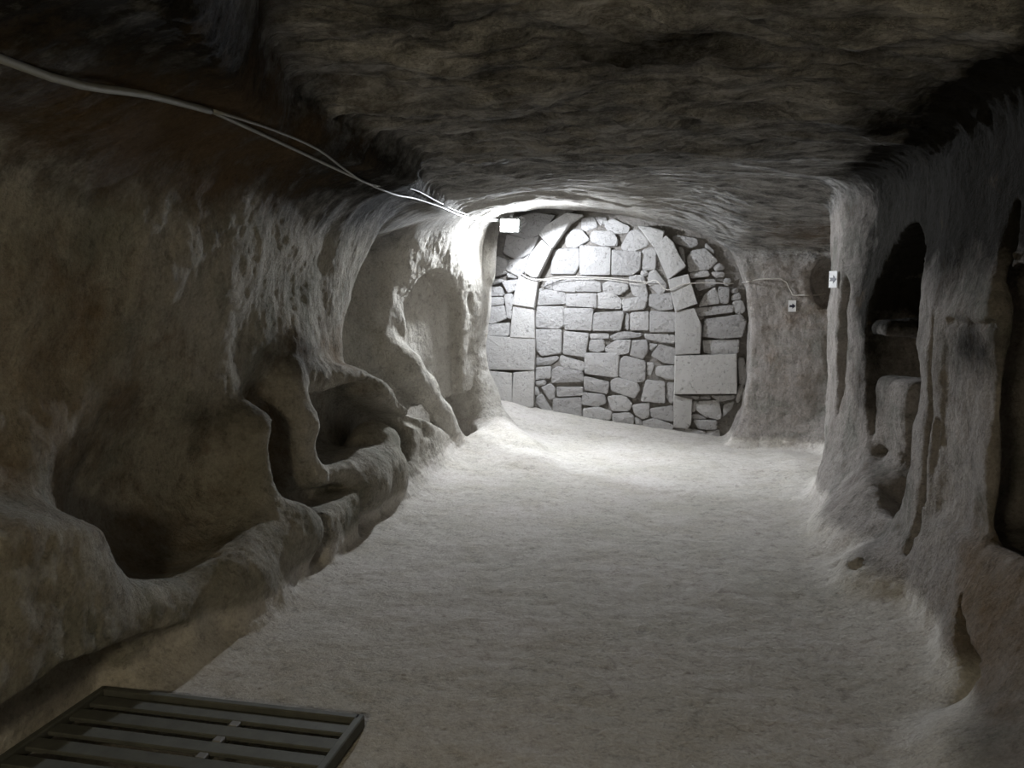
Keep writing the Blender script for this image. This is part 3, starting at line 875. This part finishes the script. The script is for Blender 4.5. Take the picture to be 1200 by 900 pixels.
head_alcove = flood_head((0.05, 0.10, 0), Vector((0.60, 0.50, -1.0)))
head_gallery = flood_head((0.0, -0.11, 0), Vector((0.40, -1.0, -0.30)))  # added head, brightens the gallery floor and walls
def lamp_light(name, kind, power, color, parent, loc, **kw):
    ld = bpy.data.lights.new(name, kind)
    ld.energy = power; ld.color = color
    for k, v in kw.items(): setattr(ld, k, v)
    o = bpy.data.objects.new(name, ld); C.objects.link(o)
    o.parent = parent; o.location = loc
    return o
lamp_light('alcove_beam', 'SPOT', FLOOD_SPOT_W, (0.84, 0.90, 1.0), head_alcove, (0, 0, -0.02), spot_size=math.radians(114), spot_blend=0.10, shadow_soft_size=0.04)
lamp_light('gallery_beam', 'SPOT', GALLERY_BEAM_W, (0.88, 0.93, 1.0), head_gallery, (0, 0, -0.02), spot_size=math.radians(146), spot_blend=0.8, shadow_soft_size=0.05)

# ------------------------------------------------------------------ added fill lamp: unseen globe behind the viewer that warms the foreground
p, n = cast((-0.8, -1.0, 1.5), (-0.8, -1.0, 3.0), 0.0)
entry = bpy.data.objects.new('added_fill_lamp', None); C.objects.link(entry); entry.location = (p.x, p.y, 1.72)
tag(entry, 'added warm fill globe on a cord, unseen behind the viewer', 'lamp')
drop = p.z - 1.72
bm = bmesh.new(); bmesh.ops.create_cone(bm, cap_ends=True, segments=8, radius1=0.005, radius2=0.005, depth=drop - 0.14, matrix=Matrix.Translation((0, 0, 0.14 + (drop - 0.14) / 2 - 0.01)))
link('cord', bm_mesh('cord', bm), M_CABLE, entry)
bm = bmesh.new(); bmesh.ops.create_cone(bm, cap_ends=True, segments=16, radius1=0.035, radius2=0.02, depth=0.06, matrix=Matrix.Translation((0, 0, 0.13)))
link('socket', bm_mesh('socket', bm), M_LAMP, entry)
bm = bmesh.new(); bmesh.ops.create_uvsphere(bm, u_segments=20, v_segments=12, radius=0.11)
for v in bm.verts:
    if v.co.z > 0.06: v.co.x *= 0.8; v.co.y *= 0.8
gl = link('globe', bm_mesh('globe', bm, True), M_LED_WARM, entry)
lamp_light('entry_fill_light', 'POINT', ENTRY_FILL_W, (1.0, 0.87, 0.60), entry, (0, 0, 0), shadow_soft_size=0.13)

# ------------------------------------------------------------------ cables
def run(points, off, frm=(-0.4, None, 1.45)):
    out = []
    for p in points:
        o = (frm[0], p[1] if frm[1] is None else frm[1], frm[2])
        out.append(cast(o, p, off)[0])
    return out
A = [(-1.75, 1.2, 2.25), (-1.78, 1.88, 2.22), (-1.66, 2.30, 2.20), (-1.62, 2.70, 2.2)]
pa = run(A, 0.016)
tag(tube('power_cable', pa, 0.012, M_CABLE), 'thick grey cable on the sooty cornice above the basins', 'cable')
B = [(-1.66, 3.2, 2.2), (-1.70, 3.7, 2.2), (-1.72, 4.1, 2.2), (-1.80, 4.9, 2.22), (-1.78, 5.6, 2.22), (-1.82, 6.4, 2.24), (-1.88, 7.4, 2.25), (-1.84, 8.25, 2.30)]
end = lamp_at + Vector((0, 0, 0.06))
tag(tube('lamp_cable', [pa[-1]] + run(B, 0.012) + [end], 0.008, M_CABLE), 'grey cable leaving the thick cable, lower of the two reaching the floodlight', 'cable')
B = [(-1.60, 3.2, 2.2), (-1.62, 3.7, 2.2), (-1.69, 4.1, 2.2), (-1.74, 4.5, 2.2), (-1.68, 5.3, 2.22), (-1.76, 6.2, 2.24), (-1.83, 7.4, 2.25), (-1.80, 8.25, 2.30)]
tag(tube('lamp_cable', [pa[-1] + Vector((0.014, 0, 0))] + run(B, 0.010) + [end + Vector((0.02, 0, 0.01))], 0.006, M_CABLE), 'thinner grey wire sagging just above the other cable to the floodlight', 'cable')
# ------------------------------------------------------------------ drain grate over the pit
grate = bpy.data.objects.new('floor_grate', None); C.objects.link(grate)
grate.location = (-1.62, 2.04, 0.015)
tag(grate, 'dark iron slatted grate set in the floor beside the bench', 'grate')
def part_box(name, c, h, mat, parent, rot=None, bevel=0.004):
    bm = bmesh.new(); add_box(bm, c, h, rot, bevel)
    return link(name, bm_mesh(name, bm), mat, parent)
for sy in (-1, 1): part_box('frame_bar', (0, 0.52 * sy, 0), (0.53, 0.015, 0.025), M_IRON, grate)
for sx in (-1, 1): part_box('frame_bar', (0.53 * sx, 0, 0), (0.015, 0.535, 0.025), M_IRON, grate)
nsl = 10
for i in range(nsl):
    yy = -0.455 + 0.91 * i / (nsl - 1)
    part_box('slat', (0, yy, 0.004 + random.uniform(-0.004, 0.004)), (0.515, 0.031, 0.008), M_IRON, grate, Matrix.Rotation(random.uniform(-0.05, 0.05), 3, 'X'), 0.003)
part_box('cross_bar', (0.10, 0, -0.014), (0.02, 0.51, 0.008), M_IRON, grate)
for i in range(nsl - 1):
    yy = -0.455 + 0.91 * (i + 0.5) / (nsl - 1)
    part_box('weld_lug', (0.10, yy, 0.004), (0.018, 0.018, 0.010), M_LAMP, grate)
# ------------------------------------------------------------------ wall wire and direction cards
WIRE = [(-2.05, 1.88, .07), (-1.89, 1.85, .15), (-1.66, 1.76, .16), (-1.3, 1.79, .05), (-0.9, 1.78, .05), (-0.55, 1.75, .05), (-0.34, 1.72, .05), (-0.23, 1.74, .12), (-0.10, 1.63, .14), (0.07, 1.69, .14), (0.31, 1.71, .08), (0.58, 1.70, .08)]
pw = [Vector((x, wall_y(x) - o, z)) for x, z, o in WIRE]
hw = [(0.66, 8.5, 1.70), (0.83, 8.5, 1.73), (1.04, 8.5, 1.74), (1.10, 8.5, 1.69), (1.17, 8.5, 1.57), (1.37, 8.5, 1.56), (1.52, 8.4, 1.58)]
for a, b in zip(hw[:-1], hw[1:]):
    for t in (0, 0.33, 0.67):
        pw.append(cast((0.0, 0.3, 1.55), Vector(a).lerp(Vector(b), t), 0.022)[0])
tag(tube('wall_wire', pw, 0.006, M_CABLE2), 'thin pale wire strung across the masonry arch and the smooth alcove wall', 'cable')
tag(tube('spare_wire', [Vector((x, wall_y(x) - o, z)) for x, z, o in ((-1.62, 1.74, .17), (-1.3, 1.765, .055), (-0.8, 1.755, .055), (-0.45, 1.70, .055), (-0.3, 1.71, .06))], 0.004, M_CABLE2), 'short thin wire hanging just below the strung wall wire', 'cable')

def arrow_card(name, label, target, w, h, arrow_dir, face=None, lift=0.008):
    p, n = cast((0.0, 0.3, 1.55), target, lift)
    n = face if face is not None else n
    n = Vector(n).normalized()
    root = bpy.data.objects.new(name, None); C.objects.link(root)
    xax = Vector((0, 0, 1)).cross(n).normalized(); zax = n.cross(xax)
    root.matrix_world = Matrix.Translation(p) @ Matrix(((xax.x, n.x, zax.x, 0), (xax.y, n.y, zax.y, 0), (xax.z, n.z, zax.z, 0), (0, 0, 0, 1)))
    tag(root, label, 'sign', 'arrow cards on the rock')
    bm = bmesh.new(); add_box(bm, (0, 0.003, 0), (w / 2, 0.003, h / 2))
    link('card', bm_mesh('card', bm), M_WHITE, root)
    s = arrow_dir; a = w * 0.5
    prof = [(-0.85 * a, 0.30 * a), (0.05 * a, 0.30 * a), (0.05 * a, 0.72 * a), (0.90 * a, 0), (0.05 * a, -0.72 * a), (0.05 * a, -0.30 * a), (-0.85 * a, -0.30 * a), (-0.6 * a, 0)]
    V = [(x * s, 0.0075, z) for x, z in prof] + [(x * s, 0.0055, z) for x, z in prof]
    k = len(prof)
    Fc = [tuple(range(k)), tuple(range(2 * k - 1, k - 1, -1))] + [(i, (i + 1) % k, k + (i + 1) % k, k + i) for i in range(k)]
    bm = bmesh.new(); vs = [bm.verts.new(v) for v in V]
    for f in Fc: bm.faces.new([vs[i] for i in f])
    link('arrow', bm_mesh('arrow', bm), M_BLACK, root)
    return root
# local x of a card runs to the viewer's left when the card faces the viewer
arrow_card('arrow_sign', 'small white card with black arrow on the smooth wall below the pale wire', (1.16, 8.5, 1.46), 0.075, 0.115, 1)
arrow_card('arrow_sign', 'small white card with black arrow high on the narrow rock rib', (1.27, 6.8, 1.69), 0.09, 0.125, 1, face=(-0.88, -0.47, 0.0), lift=0.03)
